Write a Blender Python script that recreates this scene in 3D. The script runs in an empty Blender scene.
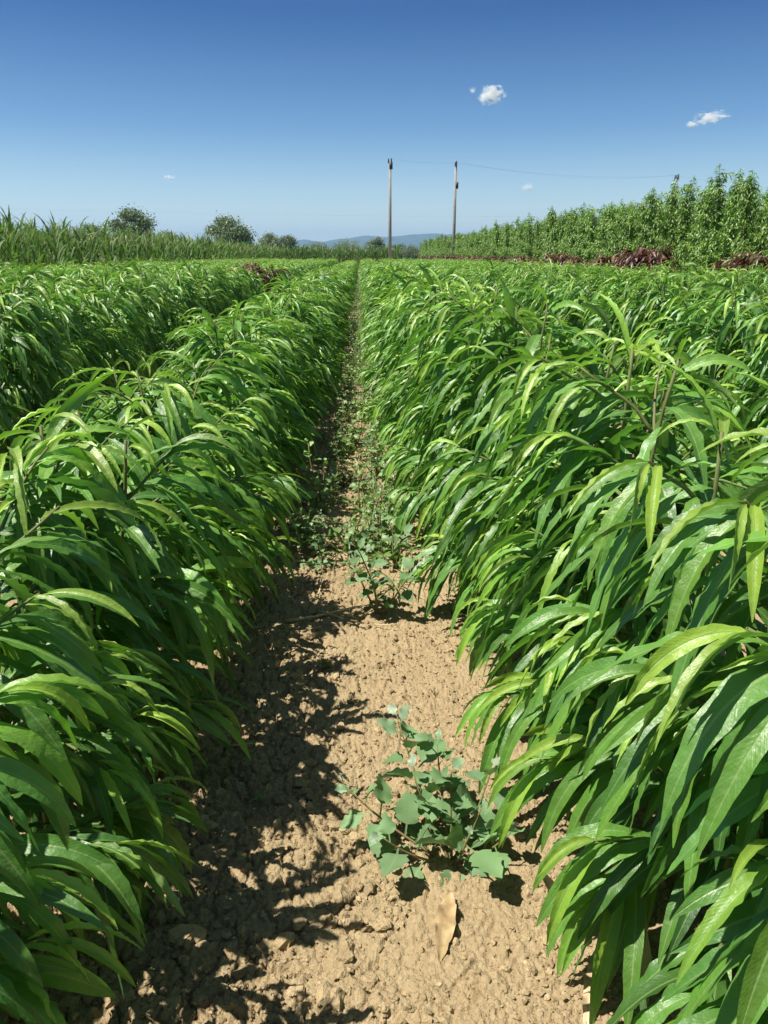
import bpy, math, random
import numpy as np
from mathutils import Vector, Matrix, Euler

random.seed(7)
RNG = np.random.default_rng(7)
S = bpy.context.scene
COL = S.collection
rad = math.radians

# ------------------------------------------------------------------ camera
CAM_H = 1.2
PITCH, YAW, FPX = 18.96, -1.75, 745.0
cam = bpy.data.cameras.new("camera")
cam.sensor_fit = 'VERTICAL'
cam.angle = 2 * math.atan(512 / FPX)
cam.clip_start = 0.02
cam.clip_end = 60000
cam_o = bpy.data.objects.new("camera", cam)
cam_o.location = (0, 0, CAM_H)
cam_o.rotation_euler = (rad(90 - PITCH), 0, rad(YAW))
COL.objects.link(cam_o)
S.camera = cam_o

# ------------------------------------------------------------------ sky, sun, exposure
SUN_FROM = Vector((-0.50, -0.12, 1.0)).normalized()
sun_el = math.asin(SUN_FROM.z)
sun_az = math.atan2(SUN_FROM.x, SUN_FROM.y)
W = bpy.data.worlds.new("World"); S.world = W; W.use_nodes = True
nt = W.node_tree; nt.nodes.clear()
sky = nt.nodes.new('ShaderNodeTexSky'); sky.sky_type = 'NISHITA'; sky.sun_disc = False
sky.sun_elevation = sun_el; sky.sun_rotation = sun_az
sky.altitude = 200; sky.air_density = 1.0; sky.dust_density = 0.3; sky.ozone_density = 3.0
bg = nt.nodes.new('ShaderNodeBackground'); bg.inputs['Strength'].default_value = 0.088
out = nt.nodes.new('ShaderNodeOutputWorld')
tcw = nt.nodes.new('ShaderNodeTexCoord'); sxyz = nt.nodes.new('ShaderNodeSeparateXYZ')
nt.links.new(tcw.outputs['Generated'], sxyz.inputs[0])
rmp = nt.nodes.new('ShaderNodeValToRGB'); el_ = rmp.color_ramp.elements
for q_, (p_, c_) in enumerate([(0.0, (1.50, 1.24, 1.05)), (0.066, (0.98, 0.98, 0.94)), (0.142, (0.44, 0.61, 0.77)), (0.259, (0.09, 0.26, 0.52)), (0.55, (0.60, 0.53, 0.48))]):
    e_ = el_[q_] if q_ < 2 else el_.new(p_)
    e_.position = p_; e_.color = (*c_, 1)
nt.links.new(sxyz.outputs[2], rmp.inputs[0])
mxw = nt.nodes.new('ShaderNodeMix'); mxw.data_type = 'RGBA'; mxw.blend_type = 'MULTIPLY'; mxw.inputs[0].default_value = 1
nt.links.new(sky.outputs[0], mxw.inputs[6]); nt.links.new(rmp.outputs[0], mxw.inputs[7])
nt.links.new(mxw.outputs[2], bg.inputs['Color']); nt.links.new(bg.outputs[0], out.inputs['Surface'])

sun = bpy.data.lights.new("sun", 'SUN'); sun.energy = 5.0; sun.angle = rad(0.53); sun.color = (1.0, 0.95, 0.86)
sun_o = bpy.data.objects.new("sun", sun); COL.objects.link(sun_o)
sun_o.rotation_euler = (-SUN_FROM).to_track_quat('-Z', 'Y').to_euler()
sun_o.location = SUN_FROM * 50

S.view_settings.view_transform = 'Standard'; S.view_settings.look = 'None'
S.view_settings.exposure = 0.68; S.view_settings.gamma = 1
S.view_settings.use_curve_mapping = False
cy = S.cycles
cy.max_bounces = 7; cy.diffuse_bounces = 3; cy.glossy_bounces = 2; cy.transmission_bounces = 4
cy.volume_bounces = 3; cy.transparent_max_bounces = 4

# ------------------------------------------------------------------ helpers
def tag(o, label=None, cat=None, group=None, kind=None):
    if label: o['label'] = label
    if cat: o['category'] = cat
    if group: o['group'] = group
    if kind: o['kind'] = kind
    return o

def empty(name, loc=(0, 0, 0), rz=0.0, scale=1.0):
    o = bpy.data.objects.new(name, None); COL.objects.link(o)
    o.location = loc; o.rotation_euler = (0, 0, rz); o.scale = (scale,) * 3
    o.empty_display_size = 0.1
    return o

def link(name, me, parent=None):
    o = bpy.data.objects.new(name, me); COL.objects.link(o)
    if parent: o.parent = parent
    return o

def mk_mesh(name, V, F, mat, attrs=None, smooth=True):
    """V (n,3), F (m,4) or (m,3)"""
    V = np.asarray(V, np.float32); F = np.asarray(F, np.int32)
    me = bpy.data.meshes.new(name)
    k = F.shape[1]
    me.vertices.add(len(V)); me.vertices.foreach_set('co', V.ravel())
    me.loops.add(F.size); me.loops.foreach_set('vertex_index', F.ravel())
    me.polygons.add(len(F)); me.polygons.foreach_set('loop_start', np.arange(0, F.size, k, dtype=np.int32))
    me.polygons.foreach_set('use_smooth', np.full(len(F), smooth))
    for n, a in (attrs or {}).items():
        a = np.asarray(a, np.float32)
        if a.ndim == 1:
            at = me.attributes.new(n, 'FLOAT', 'POINT'); at.data.foreach_set('value', a)
        else:
            at = me.attributes.new(n, 'FLOAT_VECTOR', 'POINT'); at.data.foreach_set('vector', a.ravel())
    me.update(); me.validate()
    if mat: me.materials.append(mat)
    return me

def nrm(a):
    return a / np.maximum(np.linalg.norm(a, axis=-1, keepdims=True), 1e-9)

class Acc:
    """collects vertices, faces and attributes for one mesh"""
    def __init__(s): s.V = []; s.F = []; s.A = {}; s.n = 0
    def add(s, V, F, **A):
        s.V.append(V); s.F.append(F + s.n); s.n += len(V)
        for k, a in A.items(): s.A.setdefault(k, []).append(a)
    def mesh(s, name, mat, smooth=True):
        return mk_mesh(name, np.concatenate(s.V), np.concatenate(s.F), mat,
                       {k: np.concatenate(a) for k, a in s.A.items()}, smooth)

# ---- leaves
def prof_peach(t):
    w = np.where(t < 0.05, 0.10, ((t - 0.03).clip(0) ** 0.62) * ((1.0 - t).clip(0) ** 0.85) * 1.72)
    return np.maximum(w, 0.03)
def prof_blade(t):
    return np.maximum(np.minimum(1.0, 0.55 + t * 3) * (1 - t ** 1.8), 0.02)
def prof_weed(t):
    tooth = 1 + 0.16 * np.where(t > 0.38, np.sin(t * 2 * np.pi * 6.0), 0)
    pet = np.where(t < 0.28, 0.07, 0)
    body = np.where(t >= 0.28, np.sin(np.pi * ((t - 0.28) / 0.72).clip(0, 1) ** 0.62) ** 0.85, 0)
    return np.maximum(np.maximum(pet, body * tooth), 0.02)
def prof_round(t):
    pet = np.where(t < 0.25, 0.08, 0)
    body = np.where(t >= 0.25, np.sqrt((1 - ((t - 0.62) / 0.39) ** 2).clip(0)), 0)
    return np.maximum(np.maximum(pet, body), 0.02)

def prof_dry(t):
    return np.maximum(prof_peach(t) * (1 + .12 * np.sin(t * 23) * np.sin(t * 9 + 1) + .06 * np.sin(t * 57)), .03)

def leaves(acc, P, D, L, Wd, droop, fold, wave, age, rng, nl=12, na=4, prof=prof_peach, roll=0.35, twist=0.5, wk=(3, 6), side=0.0):
    P = np.asarray(P, float); D = nrm(np.asarray(D, float)); N = len(P)
    bc = lambda a: np.broadcast_to(np.asarray(a, float), (N,)).copy()
    L, Wd, droop, fold, wave, age = map(bc, (L, Wd, droop, fold, wave, age))
    up = np.array([0, 0, 1.0])
    s = np.cross(D, up); bad = np.linalg.norm(s, axis=1) < 0.05
    s[bad] = rng.normal(size=(bad.sum(), 3)); s = nrm(s)
    n = np.cross(s, D)
    r = rng.normal(0, roll, N)[:, None]
    s = nrm(s * np.cos(r) + n * np.sin(r))
    tw = rng.normal(0, twist, N); sb = rng.normal(0, 0.25, N) + side
    ph1 = rng.uniform(0, 6.28, N); ph2 = rng.uniform(0, 6.28, N); k1 = rng.uniform(*wk, N)
    u = np.linspace(-1, 1, na + 1)
    ts = np.linspace(0, 1, nl + 1)
    V = np.zeros((N, nl + 1, na + 1, 3)); UV = np.zeros((N, nl + 1, na + 1, 3))
    c = P.copy(); d = D.copy()
    for i, t in enumerate(ts):
        s = nrm(s - d * (s * d).sum(1, keepdims=True)); n = np.cross(s, d)
        w = Wd * 0.5 * prof(np.full(N, t))
        au = np.abs(u)[None]
        f = fold[:, None]
        wv = wave[:, None] * np.where(u[None] < 0, np.sin(6.28 * k1[:, None] * t + ph1[:, None]), np.sin(6.28 * k1[:, None] * t + ph2[:, None])) * au ** 2 * min(1, (w.mean() / (Wd.mean() * 0.5 + 1e-9)) * 1.3)
        off_s = u[None] * w[:, None] * np.cos(f)
        off_n = au * w[:, None] * np.sin(f) + wv
        V[:, i] = c[:, None] + s[:, None] * off_s[..., None] + n[:, None] * off_n[..., None]
        UV[:, i, :, 0] = u[None]; UV[:, i, :, 1] = t
        ds = 1.0 / nl
        c = c + d * (L * ds)[:, None]
        d = nrm(d + np.array([0, 0, -1.0]) * (droop * ds)[:, None] + s * (sb * ds)[:, None])
        a = (tw * ds)[:, None]
        s = s * np.cos(a) + np.cross(d, s) * np.sin(a)
    rnd = rng.uniform(0, 1, N)
    UV[..., 2] = rnd[:, None, None]
    ni = (nl + 1) * (na + 1)
    base = (np.arange(nl)[:, None] * (na + 1) + np.arange(na)[None]).ravel()
    q = np.stack([base, base + 1, base + na + 2, base + na + 1], 1)
    F = (np.arange(N)[:, None, None] * ni + q[None]).reshape(-1, 4)
    acc.add(V.reshape(-1, 3), F, luv=UV.reshape(-1, 3), age=np.repeat(age, ni))

def tube(acc, pts, r0, r1, k=6, age=0.0):
    pts = np.asarray(pts, float); n = len(pts)
    tg = nrm(np.gradient(pts, axis=0))
    ref = np.array([0.31, 0.95, 0.05]) if abs(tg[0, 2]) > 0.6 else np.array([0, 0, 1.0])
    s = nrm(np.cross(tg, ref)); b = np.cross(s, tg)
    rr = np.linspace(r0, r1, n)
    a = np.linspace(0, 2 * np.pi, k, endpoint=False)
    V = pts[:, None] + rr[:, None, None] * (s[:, None] * np.cos(a)[None, :, None] + b[:, None] * np.sin(a)[None, :, None])
    i = np.arange(n - 1)[:, None]; j = np.arange(k)[None]
    F = np.stack([i * k + j, i * k + (j + 1) % k, (i + 1) * k + (j + 1) % k, (i + 1) * k + j], -1).reshape(-1, 4)
    m = n * k
    # caps
    V = V.reshape(-1, 3)
    capV = np.stack([pts[0], pts[-1]])
    V = np.concatenate([V, capV])
    cf = []
    for jj in range(0, k, 2):
        cf.append([m, (jj + 2) % k, (jj + 1) % k, jj]); o = (n - 1) * k
        cf.append([m + 1, o + jj, o + (jj + 1) % k, o + (jj + 2) % k])
    F = np.concatenate([F, np.array(cf)])
    acc.add(V, F, luv=np.zeros((len(V), 3)), age=np.full(len(V), float(age)))

def box(acc, lo, hi):
    lo = np.array(lo, float); hi = np.array(hi, float)
    V = np.array([[x, y, z] for z in (0, 1) for y in (0, 1) for x in (0, 1)], float) * (hi - lo) + lo
    F = np.array([[0, 2, 3, 1], [4, 5, 7, 6], [0, 1, 5, 4], [2, 6, 7, 3], [0, 4, 6, 2], [1, 3, 7, 5]])
    acc.add(V, F, luv=np.zeros((8, 3)), age=np.zeros(8))

# ---- numpy noise
def _hash(ix, iy, seed):
    h = (ix.astype(np.int64) * 374761393 + iy.astype(np.int64) * 668265263 + seed * 974634077) & 0x7fffffff
    h = ((h ^ (h >> 13)) * 1274126177) & 0x7fffffff
    return ((h ^ (h >> 16)) & 0xffff) / 65535.0
def vnoise(x, y, seed=0):
    ix = np.floor(x); iy = np.floor(y); fx = x - ix; fy = y - iy
    fx = fx * fx * (3 - 2 * fx); fy = fy * fy * (3 - 2 * fy)
    a = _hash(ix, iy, seed); b = _hash(ix + 1, iy, seed); c = _hash(ix, iy + 1, seed); d = _hash(ix + 1, iy + 1, seed)
    return (a * (1 - fx) + b * fx) * (1 - fy) + (c * (1 - fx) + d * fx) * fy
def fbm(x, y, o=4, seed=0):
    r = 0; a = 0.5
    for k in range(o):
        r = r + a * vnoise(x * 2 ** k + 17.3 * k, y * 2 ** k - 9.1 * k, seed + k); a *= 0.5
    return r
def worley(x, y, seed=0):
    ix = np.floor(x); iy = np.floor(y)
    f1 = np.full(x.shape, 9.0); f2 = np.full(x.shape, 9.0); idv = np.zeros(x.shape)
    for dx in (-1, 0, 1):
        for dy in (-1, 0, 1):
            cx = ix + dx; cyy = iy + dy
            px = cx + _hash(cx, cyy, seed); py = cyy + _hash(cx, cyy, seed + 5)
            d = np.hypot(px - x, py - y); h = _hash(cx, cyy, seed + 9)
            lt = d < f1
            f2 = np.where(lt, f1, np.minimum(f2, d)); idv = np.where(lt, h, idv); f1 = np.where(lt, d, f1)
    return f1, f2, idv

# ------------------------------------------------------------------ materials
def new_mat(name):
    m = bpy.data.materials.new(name); m.use_nodes = True
    t = m.node_tree; t.nodes.clear()
    o = t.nodes.new('ShaderNodeOutputMaterial')
    return m, t, o
def N(t, typ, **kw):
    n = t.nodes.new(typ)
    for k, v in kw.items():
        if k in n.inputs: n.inputs[k].default_value = v
        else: setattr(n, k, v)
    return n
def math_(t, op, a, b=None, c=None, clamp=False):
    n = t.nodes.new('ShaderNodeMath'); n.operation = op; n.use_clamp = clamp
    for i, v in enumerate((a, b, c)):
        if v is None: continue
        if isinstance(v, (int, float)): n.inputs[i].default_value = v
        else: t.links.new(v, n.inputs[i])
    return n.outputs[0]
def mix(t, fac, a, b, mode='MIX'):
    n = t.nodes.new('ShaderNodeMix'); n.data_type = 'RGBA'; n.blend_type = mode
    for i, v in ((0, fac), (6, a), (7, b)):
        if isinstance(v, (int, float)): n.inputs[i].default_value = v
        elif isinstance(v, tuple): n.inputs[i].default_value = (*v, 1)
        else: t.links.new(v, n.inputs[i])
    return n.outputs[2]
def ramp(t, fac, stops):
    n = t.nodes.new('ShaderNodeValToRGB')
    e = n.color_ramp.elements
    while len(e) < len(stops): e.new(0.5)
    for k, (p, c) in enumerate(stops): e[k].position = p; e[k].color = (*c, 1)
    t.links.new(fac, n.inputs[0]); return n.outputs[0]

def leaf_mat(name, stops, rib, back, rough=0.45, trans=0.30, tcol=(1.25, 1.65, 0.5), spec=0.85, veins=True, vary=0.55):
    m, t, o = new_mat(name)
    age = N(t, 'ShaderNodeAttribute', attribute_name='age').outputs['Fac']
    luv = N(t, 'ShaderNodeAttribute', attribute_name='luv').outputs['Vector']
    sep = N(t, 'ShaderNodeSeparateXYZ'); t.links.new(luv, sep.inputs[0])
    u, v, r = sep.outputs
    oi = N(t, 'ShaderNodeObjectInfo').outputs['Random']
    col = ramp(t, age, stops)
    k = math_(t, 'ADD', math_(t, 'MULTIPLY', r, vary), math_(t, 'MULTIPLY', oi, vary * 0.6))
    k = math_(t, 'ADD', k, 1 - vary * 0.8)
    kk = t.nodes.new('ShaderNodeCombineColor'); 
    for i in range(3): t.links.new(k, kk.inputs[i])
    col = mix(t, 1.0, col, kk.outputs[0], 'MULTIPLY')
    au = math_(t, 'ABSOLUTE', u)
    ribm = math_(t, 'SUBTRACT', 1.0, math_(t, 'MULTIPLY', au, 7.0), clamp=True)
    if veins:
        ph = math_(t, 'ADD', math_(t, 'MULTIPLY', v, 95.0), math_(t, 'MULTIPLY', au, -9.0))
        sv = math_(t, 'POWER', math_(t, 'ABSOLUTE', math_(t, 'SINE', ph)), 7.0)
        col = mix(t, math_(t, 'MULTIPLY', math_(t, 'SUBTRACT', 1.0, sv), 0.02), col, rib)
    col = mix(t, math_(t, 'MULTIPLY', ribm, 0.6), col, rib)
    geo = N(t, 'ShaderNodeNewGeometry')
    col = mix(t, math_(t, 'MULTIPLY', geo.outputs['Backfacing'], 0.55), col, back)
    p = N(t, 'ShaderNodeBsdfPrincipled', Roughness=rough)
    p.inputs['Specular IOR Level'].default_value = spec
    t.links.new(col, p.inputs['Base Color'])
    if veins:
        tc = N(t, 'ShaderNodeTexCoord')
        nz = N(t, 'ShaderNodeTexNoise', Scale=90.0, Detail=3.0)
        t.links.new(tc.outputs['Object'], nz.inputs['Vector'])
        nz2 = N(t, 'ShaderNodeTexNoise', Scale=22.0, Detail=4.0); t.links.new(tc.outputs['Object'], nz2.inputs['Vector'])
        kv = math_(t, 'ADD', math_(t, 'MULTIPLY', nz2.outputs[0], 0.5), 0.75); kc2 = t.nodes.new('ShaderNodeCombineColor')
        for i in range(3): t.links.new(kv, kc2.inputs[i])
        col = mix(t, 1.0, col, kc2.outputs[0], 'MULTIPLY'); t.links.new(col, p.inputs['Base Color'])
        hh = math_(t, 'ADD', math_(t, 'MULTIPLY', sv, 0.05), math_(t, 'MULTIPLY', nz.outputs[0], 1.2))
        hh = math_(t, 'SUBTRACT', hh, math_(t, 'MULTIPLY', ribm, 0.25))
        b = N(t, 'ShaderNodeBump', Strength=0.55, Distance=0.003)
        t.links.new(hh, b.inputs['Height']); t.links.new(b.outputs[0], p.inputs['Normal'])
        rr = math_(t, 'ADD', math_(t, 'MULTIPLY', nz.outputs[0], 0.25), rough - 0.12)
        t.links.new(rr, p.inputs['Roughness'])
    tr = N(t, 'ShaderNodeBsdfTranslucent')
    tc2 = mix(t, 1.0, col, tcol, 'MULTIPLY'); t.links.new(tc2, tr.inputs['Color'])
    ms = N(t, 'ShaderNodeMixShader', Fac=trans)
    t.links.new(p.outputs[0], ms.inputs[1]); t.links.new(tr.outputs[0], ms.inputs[2])
    t.links.new(ms.outputs[0], o.inputs['Surface'])
    return m

M = {}
M['leaf'] = leaf_mat('peach_leaf', [(0.0, (0.058, 0.172, 0.032)), (0.35, (0.120, 0.282, 0.040)), (0.75, (0.18, 0.355, 0.036)), (1.0, (0.29, 0.44, 0.05))],
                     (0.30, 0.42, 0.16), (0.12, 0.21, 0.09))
M['leaf_red'] = leaf_mat('red_peach_leaf', [(0.0, (0.042, 0.016, 0.009)), (0.5, (0.085, 0.029, 0.015)), (1.0, (0.17, 0.075, 0.035))],
                     (0.10, 0.03, 0.02), (0.08, 0.035, 0.022), trans=0.2, tcol=(1.4, 0.6, 0.4), vary=0.7)
M['leaf_tree'] = leaf_mat('young_tree_leaf', [(0.0, (0.11, 0.22, 0.035)), (0.5, (0.19, 0.32, 0.055)), (1.0, (0.32, 0.44, 0.09))],
                     (0.15, 0.24, 0.08), (0.10, 0.18, 0.07), veins=False)
M['corn'] = leaf_mat('corn_leaf', [(0.0, (0.11, 0.20, 0.065)), (0.6, (0.19, 0.27, 0.11)), (0.8, (0.26, 0.22, 0.10)), (1.0, (0.36, 0.28, 0.14))],
                     (0.18, 0.24, 0.11), (0.12, 0.19, 0.08), veins=False, rough=0.6, spec=0.3)
M['hazed_leaf'] = leaf_mat('broadleaf', [(0.0, (0.15, 0.19, 0.12)), (1.0, (0.27, 0.32, 0.20))],
                     (0.06, 0.1, 0.04), (0.07, 0.11, 0.06), veins=False, vary=0.6)  # distant haze is mixed into this foliage colour as a paler grey green
M['weed'] = leaf_mat('goosefoot_leaf', [(0.0, (0.13, 0.23, 0.09)), (0.6, (0.18, 0.29, 0.14)), (1.0, (0.35, 0.43, 0.32))],
                     (0.20, 0.28, 0.17), (0.19, 0.26, 0.20), rough=0.6, trans=0.2, veins=False, spec=0.25)
M['herb'] = leaf_mat('weed_leaf', [(0.0, (0.12, 0.22, 0.06)), (1.0, (0.24, 0.35, 0.10))],
                     (0.18, 0.28, 0.1), (0.12, 0.2, 0.09), rough=0.5, trans=0.25, veins=False)

def plain(name, col, rough=0.8, noise=0.0, scale=20, col2=None, spec=0.3, bump=0.0):
    m, t, o = new_mat(name)
    p = N(t, 'ShaderNodeBsdfPrincipled', Roughness=rough); p.inputs['Specular IOR Level'].default_value = spec
    tc = N(t, 'ShaderNodeTexCoord')
    nz = N(t, 'ShaderNodeTexNoise', Scale=float(scale), Detail=5.0)
    t.links.new(tc.outputs['Object'], nz.inputs['Vector'])
    c = ramp(t, nz.outputs[0], [(0.3, col), (0.7, col2 or tuple(x * (1 + noise) for x in col))])
    t.links.new(c, p.inputs['Base Color'])
    if bump:
        b = N(t, 'ShaderNodeBump', Strength=0.6, Distance=bump)
        t.links.new(nz.outputs[0], b.inputs['Height']); t.links.new(b.outputs[0], p.inputs['Normal'])
    t.links.new(p.outputs[0], o.inputs['Surface'])
    return m
M['stem'] = plain('green_brown_stem', (0.11, 0.18, 0.05), 0.6, col2=(0.18, 0.15, 0.06), scale=6)
M['weed_stem'] = plain('weed_stem', (0.14, 0.20, 0.07), 0.6, col2=(0.28, 0.13, 0.07), scale=25)
M['bark'] = plain('bark', (0.09, 0.07, 0.05), 0.9, col2=(0.17, 0.14, 0.11), scale=3)
M['straw'] = plain('straw', (0.50, 0.39, 0.20), 0.7, col2=(0.66, 0.54, 0.32), scale=30)
M['concrete'] = plain('pole_concrete', (0.24, 0.235, 0.23), 0.9, col2=(0.34, 0.33, 0.32), scale=2)
M['dark'] = plain('dark_metal', (0.03, 0.032, 0.035), 0.5)
M['wire'] = plain('wire', (0.10, 0.10, 0.11), 0.5)
M['dry'] = plain('dry_leaf', (0.26, 0.17, 0.08), 0.8, col2=(0.52, 0.39, 0.21), scale=38, bump=0.006)
M['husk'] = plain('dry_husk', (0.50, 0.36, 0.20), 0.65, col2=(0.68, 0.53, 0.34), scale=18, bump=0.002)
M['tassel'] = plain('corn_tassel', (0.26, 0.22, 0.10), 0.8, col2=(0.38, 0.30, 0.16), scale=8)
M['stone'] = plain('pale_stone', (0.55, 0.53, 0.50), 0.8, col2=(0.7, 0.68, 0.64), scale=60)
M['hill'] = plain('forested_hill', (0.030, 0.050, 0.028), 1.0, col2=(0.07, 0.085, 0.05), scale=0.004)

def soil_mat():
    m, t, o = new_mat('dry_clay_soil')
    p = N(t, 'ShaderNodeBsdfPrincipled', Roughness=0.95); p.inputs['Specular IOR Level'].default_value = 0.15
    g = N(t, 'ShaderNodeNewGeometry').outputs['Position']
    def nz(scale, det=6.0, rough=0.6):
        n = N(t, 'ShaderNodeTexNoise', Scale=float(scale), Detail=det, Roughness=rough)
        t.links.new(g, n.inputs['Vector']); return n.outputs[0]
    n1, n2, n3, n4 = nz(2.2), nz(14), nz(90), nz(420, 3.0)
    c = ramp(t, n1, [(0.30, (0.292, 0.209, 0.113)), (0.55, (0.361, 0.270, 0.149)), (0.75, (0.404, 0.312, 0.180))])
    c = mix(t, 0.5, c, ramp(t, n2, [(0.3, (0.310, 0.228, 0.126)), (0.7, (0.421, 0.326, 0.189))]))
    c = mix(t, math_(t, 'MULTIPLY', n3, 0.5), c, ramp(t, n3, [(0.35, (0.232, 0.167, 0.090)), (0.65, (0.482, 0.391, 0.243))]))
    cr_ = N(t, 'ShaderNodeAttribute', attribute_name='tone').outputs['Fac']
    kt = math_(t, 'ADD', 1.0, cr_); kc = t.nodes.new('ShaderNodeCombineColor')
    for q_ in range(3): t.links.new(kt, kc.inputs[q_])
    c = mix(t, 1.0, c, kc.outputs[0], 'MULTIPLY')
    # grass beyond the field
    sp = N(t, 'ShaderNodeSeparateXYZ'); t.links.new(g, sp.inputs[0])
    gr = ramp(t, nz(0.2), [(0.3, (0.06, 0.10, 0.025)), (0.7, (0.15, 0.15, 0.06))])
    f = math_(t, 'MULTIPLY', math_(t, 'SUBTRACT', sp.outputs[1], 66.0), 0.2, clamp=True)
    c = mix(t, f, c, gr)
    t.links.new(c, p.inputs['Base Color'])
    b1 = N(t, 'ShaderNodeBump', Strength=0.8, Distance=0.006); t.links.new(n3, b1.inputs['Height'])
    vo = N(t, 'ShaderNodeTexVoronoi', Scale=150.0); vo.inputs['Randomness'].default_value = 1.0
    wv_ = N(t, 'ShaderNodeVectorMath', operation='MULTIPLY_ADD'); wn = N(t, 'ShaderNodeTexNoise', Scale=60.0, Detail=4.0); t.links.new(g, wn.inputs['Vector'])
    t.links.new(wn.outputs['Color'], wv_.inputs[0]); wv_.inputs[1].default_value = (.02, .02, .02); t.links.new(g, wv_.inputs[2]); t.links.new(wv_.outputs[0], vo.inputs['Vector'])
    b0 = N(t, 'ShaderNodeBump', Strength=0.9, Distance=0.005); b0.invert = True; t.links.new(math_(t, 'MULTIPLY', vo.outputs['Distance'], n2), b0.inputs['Height'])
    t.links.new(b0.outputs[0], b1.inputs['Normal'])
    b2 = N(t, 'ShaderNodeBump', Strength=0.6, Distance=0.0015); t.links.new(n4, b2.inputs['Height'])
    t.links.new(b1.outputs[0], b2.inputs['Normal']); t.links.new(b2.outputs[0], p.inputs['Normal'])
    t.links.new(p.outputs[0], o.inputs['Surface'])
    return m
M['soil'] = soil_mat()

# ------------------------------------------------------------------ ground: one sheet to the horizon
ROW = 1.4
def ground_z(x, y):
    """height of the soil: crumbs, clods, cracked crust"""
    dy = np.clip(y, 0.3, None)
    amp = np.clip(1 - (dy - 12) / 30, 0, 1) * np.clip(1 - (np.abs(x) - 2.5) / 6, 0, 1)
    wx = x + 0.07 * (fbm(x * 16, y * 16, 3, 3) - 0.45); wy = y + 0.07 * (fbm(x * 16, y * 16, 3, 4) - 0.45)
    f1, f2, cid = worley(wx * 17, wy * 17, 11)
    crack = np.clip((f2 - f1) / (0.05 + 0.12 * vnoise(x * 7, y * 7, 13)), 0, 1)
    g1, g2, gid = worley(wx * 64 + 3, wy * 64, 21)
    crumb = np.clip(0.55 - g1, 0, 1) * gid
    h1, h2, hid = worley(x * 130, y * 130, 31)
    fine = np.clip(0.6 - h1, 0, 1) * hid
    left = np.clip(0.5 - (x + 0.05) * 3 + (fbm(x * 3, y * 3, 3, 70) - 0.45) * 1.6, 0, 1)     # crusted side / crumbly side
    z = (crack - 1) * 0.020 * (0.25 + 0.75 * left) + cid * 0.010 * (0.3 + 0.7 * left)
    pt = np.clip(vnoise(x * 6, y * 6, 77) * 1.6 - 0.25, 0, 1)
    z += crumb * 0.026 * (0.25 + 1.0 * pt) + fine * 0.012
    z += 0.008 * np.abs(2 * fbm(x * 85, y * 85, 3, 60) - 0.94) * (0.5 + pt) + 0.012 * (fbm(x * 22, y * 17, 5, 61) - .47)
    z += 0.022 * (fbm(x * 6, y * 6, 4, 40) - 0.47) + 0.03 * (fbm(x * 1.3, y * 1.3, 3, 50) - 0.45)
    xr = ((x + ROW) % ROW) / ROW - 0.5      # rows slightly mounded
    z += 0.035 * np.exp(-(xr / 0.16) ** 2) * (np.abs(x) < 10)
    return z * amp

def graded(segs):
    a = []
    for lo, hi, step in segs: a.append(np.arange(lo, hi - step * 0.3, step))
    return np.concatenate(a)
xs_c = graded([(-0.72, 0.72, 0.0036)])
xo = [0.72]; st = 0.01
while xo[-1] < 14000: xo.append(xo[-1] + st); st *= 1.13
xo = np.array(xo)
gx = np.concatenate([-xo[::-1], xs_c[1:], xo])
ys = [0.45]
while ys[-1] < 9: ys.append(ys[-1] + max(0.0036, 0.0038 * ys[-1]))
st = 0.05
while ys[-1] < 14000: ys.append(ys[-1] + st); st *= 1.06
yn = [0.45]; st = 0.02
while yn[-1] > -300: yn.append(yn[-1] - st); st *= 1.25
gy = np.concatenate([np.array(yn[1:])[::-1], np.array(ys)])
X, Y = np.meshgrid(gx, gy)
Z = ground_z(X, Y)
nx, ny = len(gx), len(gy)
i = np.arange(ny - 1)[:, None]; j = np.arange(nx - 1)[None]
F = np.stack([i * nx + j, i * nx + j + 1, (i + 1) * nx + j + 1, (i + 1) * nx + j], -1).reshape(-1, 4)
g = link('ground', mk_mesh('ground', np.stack([X, Y, Z], -1).reshape(-1, 3), F, M['soil']))
tag(g, kind='structure')
def gz(x, y): return float(ground_z(np.array([float(x)]), np.array([float(y)]))[0])

# ------------------------------------------------------------------ hills far away
def build_hills():
    D0 = 8000.0; k = D0 / FPX
    px = np.array([-1500, -600, 0, 100, 200, 250, 285, 305, 322, 340, 365, 400, 435, 470, 520, 580, 650, 800, 1200, 2200], float)
    hp = 0.9 * np.array([0.5, 1, 2.5, 4, 6.5, 10, 13, 16.5, 14, 17, 20, 20, 22, 24, 23, 20, 17, 12, 5, 0.5])
    xs = np.linspace(-9000, 11000, 500); t = np.linspace(0, 1, 50)
    Xm, T = np.meshgrid(xs, t)
    Hh = np.interp(360 + Xm / k / .946, px, hp) * k
    shape = np.where(T < 0.45, (T / 0.45) ** 1.15, 1 - ((T - 0.45) / 0.55) ** 1.5)
    rid = fbm(Xm / 700, T * 5, 5, 90)
    Zm = Hh * shape * (0.72 + 0.55 * rid) + 14 * (fbm(Xm / 160, T * 14, 3, 95) - 0.5) * shape
    Ym = D0 - 1800 + T * 4500
    n0, n1 = Xm.shape
    i = np.arange(n0 - 1)[:, None]; j = np.arange(n1 - 1)[None]
    F = np.stack([i * n1 + j, i * n1 + j + 1, (i + 1) * n1 + j + 1, (i + 1) * n1 + j], -1).reshape(-1, 4)
    o = link('hills', mk_mesh('hills', np.stack([Xm, Ym, Zm - 2], -1).reshape(-1, 3), F, M['hill']))
    tag(o, kind='structure')
build_hills()

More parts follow.
